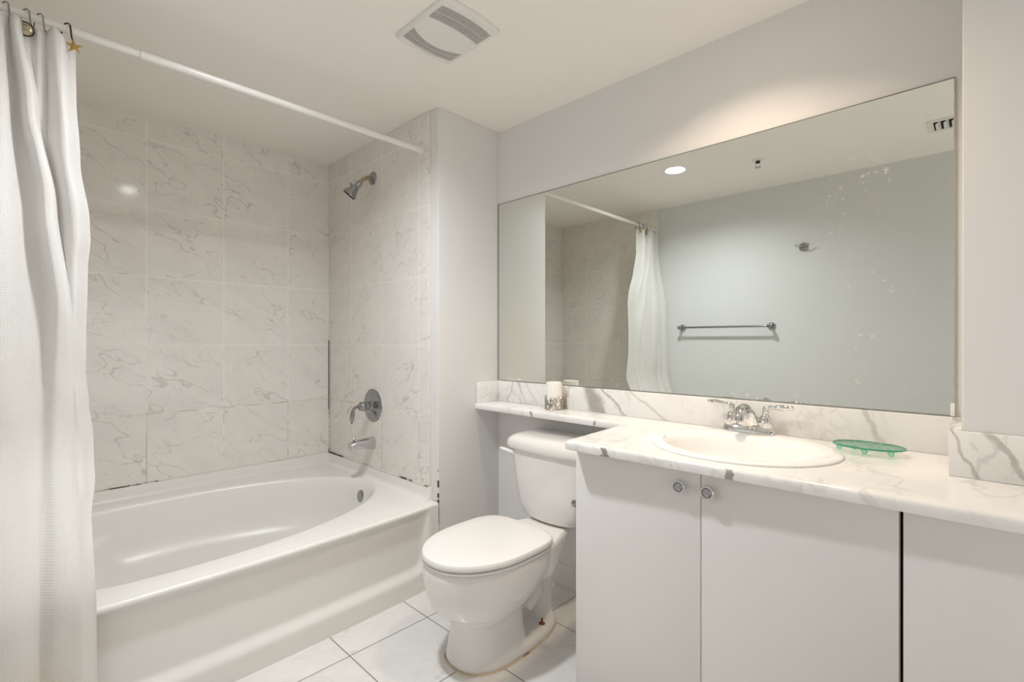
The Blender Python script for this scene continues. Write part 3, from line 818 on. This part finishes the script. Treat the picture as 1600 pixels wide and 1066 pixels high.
DX = 1.248; ZDT = .7775
def knob(y, z, parent):
    c = (DX, y, z)
    MB().lathe([(.007, 0), (.007, .012), (.010, .014), (.017, .017), (.0185, .021), (.0185, .025), (.0165, .0275), (.0135, .0275), (.0125, .0255), (.0125, .024)], c, (-1, 0, 0), 36).lathe([(.0125, .0235), (.010, .0275), (.006, .0300), (.0, .031)], c, (-1, 0, 0), 30, mi=1).build('knob', ['chrome', 'steel'], parent)
def vanity():
    t = thing('vanity_cabinet', (1.5, .52, 0), 'white flat-fronted vanity cabinet with two doors under the sink', 'cabinet')
    b = MB()
    b.box(DX + .02, XW - .002, .902, .920, 0, ZDT)          # end panel next to the toilet
    b.box(DX + .02, XW - .002, .118, .134, 0, ZDT)
    b.box(DX + .021, XW - .02, .134, .902, .10, .118)
    b.box(XW - .02, XW - .004, .134, .902, .02, ZDT)
    b.box(DX + .06, DX + .075, .134, .902, 0, .10)
    b.box(DX + .021, DX + .04, .134, .902, ZDT - .05, ZDT)
    b.build('carcass', 'lam', t, smooth=False)
    for y0, y1, ky in ((.5212, .921, .570), (.1155, .5192, .4945)):
        d = MB().box(DX, DX + .018, y0, y1, .03, ZDT - .004).build('door', 'lam', t, bevel=.001, seg=2)
        knob(ky, .731, d)
    MB().box(DX + .0005, DX + .0175, .1135, .1154, .03, ZDT - .004).build('door_edge', 'edge', t, smooth=False)
vanity()
def side_cabinet():
    t = thing('side_cabinet', (1.5, -.3, 0), 'plain white cabinet panel right of the dark gap, beyond the vanity doors', 'cabinet')
    MB().box(DX + .02, XCOL - .003, YR + .004, .1065, 0, ZDT).build('carcass', 'brown', t, smooth=False)
    MB().box(DX, DX + .018, YR + .004, .1085, .03, ZDT - .001).build('panel', 'lam', t, bevel=.001, seg=2)
    MB().box(DX + .004, DX + .0185, .1086, .1098, .03, ZDT - .001).build('panel_edge', 'brown', t, smooth=False)
side_cabinet()
def paper_holder():
    c = (1.35, .9203, .555)
    t = thing('paper_holder', c, 'small chrome paper holder post peeking past the vanity side beside the tank', 'paper holder')
    MB().lathe([(.020, 0), (.020, .005), (.012, .008), (.009, .012), (.008, .070), (.012, .074), (.012, .088), (.0, .090)], c, (0, 1, 0), 24).build('post', 'oldchrome', t)
paper_holder()

# ------------------------------------------------------------------ mirror
mir = thing('mirror', (XW, .93, .915), 'large frameless wall mirror above the marble backsplash', 'mirror')
def mirror():
    b = MB(); y0, y1, z0, z1 = .0437, YN - .004, ZS + .0045, 1.8217
    b.add([(XM, y0, z0), (XM, y1, z0), (XM, y1, z1), (XM, y0, z1)], [(0, 1, 2, 3)], 0)
    b.add([(XM, y0, z0), (XM, y1, z0), (XM, y1, z1), (XM, y0, z1), (XW - .0005, y0, z0), (XW - .0005, y1, z0), (XW - .0005, y1, z1), (XW - .0005, y0, z1)],
          [(0, 1, 5, 4), (1, 2, 6, 5), (2, 3, 7, 6), (3, 0, 4, 7), (4, 5, 6, 7)], 1)
    b.build('mirror_glass', ['mirror', 'greyedge'], mir, smooth=False)
    e = MB(); e.box(XM - .0006, XM, y1 - .0028, y1, z0, z1).box(XM - .0006, XM, y0, y1, z1 - .0022, z1).build('dark_edge', 'greyedge', mir, smooth=False)
    MB().box(XM - .004, XW - .001, .0445, .0535, ZS + .001, ZS + .036).build('clip', 'clip', mir, bevel=.001, seg=2)
mirror()

# ------------------------------------------------------------------ small things on the counter
def candle():
    cx, cy = 1.69, 1.368
    c = MB(); r = .0365
    c.lathe([(.0, .0015), (r, .0015), (r, .118), (r - .002, .1215), (r - .006, .1225), (r - .012, .120), (.0, .119)], (cx, cy, ZC), (0, 0, 1), 48)
    o = c.build('candle', 'wax'); tag(o, 'white pillar candle standing in a pewter leaf holder on the shelf', 'candle')
    MB().tube([(cx, cy, ZC + .118), (cx + .001, cy, ZC + .126), (cx + .003, cy + .001, ZC + .131)], .0012, 8).build('wick', 'wick', o)
    t = thing('candle_holder', (cx, cy, ZC), 'openwork pewter leaf candle holder on the marble shelf over the toilet', 'candle holder')
    R = r + .0022; rnd = random.Random(3)
    MB().tube([(cx + R * math.cos(a), cy + R * math.sin(a), ZC + .003) for a in [2 * PI * k / 48 for k in range(48)]], .0024, 8, closed=True).lathe([(R, .0002), (R, .0013), (0, .0013), ], (cx, cy, ZC), (0, 0, 1), 40).build('holder_ring', 'pewter', t)
    lf = MB()
    for k in range(48):
        a0 = 2 * PI * k / 48 + rnd.uniform(-.05, .05); row = k % 3
        z0 = .004 + (0, .014, .030)[row] + rnd.uniform(-.003, .003); L = rnd.uniform(.018, .030) if row < 2 else rnd.uniform(.018, .034)
        bend = rnd.choice((-1, 1)) * rnd.uniform(.15, .8); pts = []; rad = []
        for i in range(8):
            f = i / 7; a = a0 + bend * f * f * .75; z = z0 + L * (f - .25 * f * f * abs(bend))
            rr = R + .0022 * f
            pts.append((cx + rr * math.cos(a), cy + rr * math.sin(a), ZC + z)); rad.append(.0005 + .0032 * math.sin(PI * (f * .85 + .12)) * (1 - .3 * f))
        lf.tube(pts, rad, 6)
        if k % 4 == 0:   # curl
            zc_ = z0 + L * .8; pts = []
            for i in range(14):
                q = i / 13 * 4.8; ra = .0065 - .0045 * i / 13
                a = a0 + .12 + ra * math.cos(q) / R; pts.append((cx + (R + .002) * math.cos(a), cy + (R + .002) * math.sin(a), ZC + zc_ + ra * math.sin(q)))
            lf.tube(pts, .0015, 6)
    lf.build('leaf_band', 'pewter', t)
candle()

def soap_dish():
    cx, cy, z = 1.630, .217, ZC + .014
    t = thing('soap_dish', (cx, cy, ZC), 'pale green glass oval soap dish on small feet by the backsplash', 'soap dish')
    b = MB(); n = 72
    def rg(f, zz, wav=0.0): return [(cx + (p[0] - cx) * (1 + wav * math.cos(22 * 2 * PI * k / n)), cy + (p[1] - cy) * (1 + wav * math.cos(22 * 2 * PI * k / n)), zz) for k, p in enumerate(sell(n, cx, cy, .058 * f, .080 * f, 2.2))]
    rings = [rg(.0, z - .001), rg(.55, z - .001), rg(.9, z + .001), rg(1.0, z + .004, .012), rg(1.0, z + .0075, .012), rg(.95, z + .0075), rg(.86, z + .005), rg(.5, z + .004), rg(.0, z + .004)]
    rings[0] = rg(.02, z - .001); rings[-1] = rg(.02, z + .004)
    b.loft(rings)
    b.build('dish', 'green', t, ang=60)
    MB().tube([(p[0], p[1], z + .0058) for p in rg(1.003, 0, .012)], .0021, 8, closed=True).build('rim', 'greenedge', t)
    rnd = random.Random(5); r = MB()
    for k in range(46):
        a = rnd.uniform(0, 2 * PI); q = math.sqrt(rnd.uniform(.02, .68)); x, y = cx + .056 * q * math.cos(a), cy + .078 * q * math.sin(a)
        r.lathe([(.0048, 0), (.0042, .0016), (.002, .0024), (.0, .0026)], (x, y, z + .0040 + .0020 * q), (0, 0, 1), 8)
    r.build('raised_pattern', 'green', t)
    for sx, sy in ((-1, .05), (-.5, -.60), (1, .42), (.2, .80)):
        MB().lathe([(.0045, .0003), (.007, .006), (.0085, .0135)], (cx + sx * .030, cy + sy * .085, ZC), (0, 0, 1), 14).build('foot', 'greenfoot', t)
soap_dish()

# ------------------------------------------------------------------ wall and ceiling fittings
def towel_bar():
    z = 1.220; xb = XO + .060
    t = thing('towel_bar', (XO, 1.38, z), 'chrome towel bar on the cool grey wall, seen in the mirror', 'towel bar')
    for y in (1.685, 1.040):
        MB().lathe([(.026, 0), (.026, .005), (.022, .010), (.013, .014), (.011, .020), (.011, .046), (.014, .050), (.016, .058), (.015, .068), (.009, .074), (.0, .075)], (XO, y, z), (1, 0, 0), 32).build('post', 'oldchrome', t)
    MB().tube([(xb, 1.04, z), (xb, 1.685, z)], .0078, 18).build('bar', 'oldchrome', t)
towel_bar()
def robe_hook():
    c = (XO, .845, 1.748)
    t = thing('robe_hook', c, 'chrome robe hook alone on the grey wall above the towel bar, seen in the mirror', 'hook')
    MB().lathe([(.028, 0), (.028, .005), (.024, .010), (.015, .013), (.010, .015)], c, (1, 0, 0), 32).build('base', 'oldchrome', t)
    b = MB(); x, y, z = c
    b.tube([(x + .008, y, z), (x + .034, y, z + .001), (x + .046, y, z + .004)], [.009, .008, .007], 14)
    b.tube([(x + .040, y - .040, z + .010), (x + .046, y - .022, z + .001), (x + .048, y, z - .002), (x + .046, y + .022, z + .001), (x + .040, y + .040, z + .010)], [.006, .0052, .006, .0052, .006], 14)
    b.build('prongs', 'oldchrome', t)
robe_hook()

def ceiling_light(c, lens, label, rgb, watt, spread):
    t = thing('ceiling_light', (c[0], c[1], H), label, 'ceiling light', 'recessed ceiling lights')
    MB().lathe([(.069, .0), (.069, .002), (.066, .004), (.0595, .002), (.0565, -.022), (.0565, -.024), (.062, -.024), (.062, -.002)], (c[0], c[1], H), (0, 0, -1), 56, caps=False)\
        .build('trim_ring', 'plast', t)
    MB().lathe([(.0, -.0215), (.0563, -.0215), (.0563, -.023), (0, -.023)], (c[0], c[1], H), (0, 0, -1), 48).build('lens', lens, t)
    d = bpy.data.lights.new('lamp', 'AREA'); d.shape = 'DISK'; d.size = .106; d.energy = watt; d.color = rgb; d.spread = math.radians(spread)
    o = bpy.data.objects.new('lamp', d); COL.objects.link(o); o.location = (c[0], c[1], H + .012); attach(o, t)
ceiling_light(COOL_CAN, 'cool', 'round recessed ceiling light between tub and toilet, seen in the mirror', COOL_RGB, COOL_W, COOL_SPREAD)
ceiling_light(WARM_CAN, 'warm', 'round recessed ceiling light over the sink, just above the picture', WARM_RGB, WARM_W, WARM_SPREAD)

def sprinkler():
    c = (.410, .946, H)
    t = thing('fire_sprinkler', c, 'small chrome fire sprinkler head hanging from the ceiling, seen in the mirror', 'sprinkler')
    MB().lathe([(.034, 0), (.034, .002), (.026, .006), (.016, .008)], c, (0, 0, -1), 32).build('escutcheon', 'plast', t)
    MB().lathe([(.012, .006), (.012, .018), (.009, .020), (.0, .020)], c, (0, 0, -1), 20).build('body', 'black', t)
    b = MB()
    for s in (-1, 1): b.tube([(c[0], c[1] + s * .010, H - .018), (c[0], c[1] + s * .013, H - .030), (c[0], c[1] + s * .004, H - .043)], .0022, 8)
    b.build('yoke', 'satin', t)
    MB().lathe([(.0, .042), (.017, .043), (.018, .045), (.0, .046)], c, (0, 0, -1), 24).build('deflector', 'satin', t)
sprinkler()

def register():
    x0, x1, y0, y1 = .20, .372, -.13, .182
    t = thing('air_vent', ((x0 + x1) / 2, (y0 + y1) / 2, H), 'white louvred air vent in the ceiling, at the mirror right edge', 'air vent')
    z = H
    b = MB(); f = .022
    b.box(x0, x1, y0, y0 + f, z - .006, z - .0005).box(x0, x1, y1 - f, y1, z - .006, z - .0005).box(x0, x0 + f, y0 + f, y1 - f, z - .006, z - .0005).box(x1 - f, x1, y0 + f, y1 - f, z - .006, z - .0005)
    b.build('frame', 'plast', t, smooth=False)
    MB().box(x0 + f, x1 - f, y0 + f, y1 - f, z - .0018, z - .0006).build('opening', 'black', t, smooth=False)
    n = 9
    for i in range(n):
        y = y0 + f + (y1 - y0 - 2 * f) * (i + .5) / n
        MB().add([(x0 + f, y - .012, z - .003), (x1 - f, y - .012, z - .003), (x1 - f, y + .006, z - .018), (x0 + f, y + .006, z - .018),
                  (x0 + f, y - .011, z - .002), (x1 - f, y - .011, z - .002), (x1 - f, y + .007, z - .017), (x0 + f, y + .007, z - .017)],
                 [(0, 1, 2, 3), (4, 7, 6, 5), (0, 4, 5, 1), (1, 5, 6, 2), (2, 6, 7, 3), (3, 7, 4, 0)]).build('louvre', 'plast', t, smooth=False)
register()

def exhaust_fan():
    cx, cy = 1.058, 1.335; hx, hy = .128, .138
    t = thing('exhaust_fan', (cx, cy, H), 'white exhaust fan grille with two curved bands of slots in the ceiling', 'exhaust fan')
    z = H - .014
    def out(x):   # half depth in y of the bowed outline at local x
        u = abs(x) / hx
        return (hy - .010 * u * u) * (1 if u < .90 else math.sqrt(max(0, 1 - ((u - .90) / .10) ** 2)) * .10 + .90)
    g = MB(); N = 36
    xa, xb = -.112, .112; pitch = (xb - xa) / N
    def quad(x0, x1, f0, f1):
        if f0(x0) >= f1(x0) and f0(x1) >= f1(x1): return
        g.add([(cx + x0, cy + f0(x0), z), (cx + x1, cy + f0(x1), z), (cx + x1, cy + f1(x1), z), (cx + x0, cy + f1(x0), z)], [(0, 1, 2, 3)])
    lo = lambda x: -out(x); hi = lambda x: out(x)
    # the band towards the mirror is a deep arch, the other a thin crescent around the plain middle
    a1 = lambda x: -.122 + .012 * ((x - .0) / .112) ** 2; a2 = lambda x: -.047 + .012 * (x / .112) ** 2
    am = lambda x: a1(x) * .5 + a2(x) * .5
    b1 = lambda x: .080 - .040 * (abs(x) / .112) ** 2.2; b2 = lambda x: .126 - .016 * (x / .112) ** 2
    bm_ = lambda x: b1(x) * .5 + b2(x) * .5
    e = .0009
    def strip(f0, f1, x0=xa, x1=xb, n=44):
        for i in range(n): quad(x0 + (x1 - x0) * i / n, x0 + (x1 - x0) * (i + 1) / n, f0, f1)
    strip(lo, a1); strip(a2, b1); strip(b2, hi)
    for f0, f1 in ((a1, a2), (b1, b2)): strip(f0, f1, xa, xa + pitch, 1); strip(f0, f1, xb - pitch, xb, 1)
    strip(lambda x: am(x) - e, lambda x: am(x) + e); strip(lambda x: bm_(x) - e, lambda x: bm_(x) + e)
    for i in range(1, N - 1):
        x1 = xa + pitch * (i + .58); x2 = xa + pitch * (i + 1)
        quad(x1, x2, a1, a2); quad(x1, x2, b1, b2)
    o = g.build('slotted_face', 'plast', t, smooth=False)
    md = o.modifiers.new('thick', 'SOLIDIFY'); md.thickness = .002; md.offset = 0
    # bowed rim around the face, falling back to the ceiling
    xs = [-.112 + .224 * i / 40 for i in range(41)]
    inner = [(x, out(x)) for x in xs] + [(x, -out(x)) for x in xs[::-1]]
    def scaled(f, zz):
        return [(cx + x * f, cy + y * f, zz) for x, y in inner]
    MB().grid([scaled(.985, z + .0015), scaled(1.0, z), scaled(1.03, z + .0004), scaled(1.055, z + .002), scaled(1.070, z + .006), scaled(1.075, H - .0005)], cv=True).build('rim', 'plast', t)
    MB().box(cx - .105, cx + .105, cy - .124, cy + .130, H - .003, H - .001).build('dark_interior', 'black', t, smooth=False)
exhaust_fan()
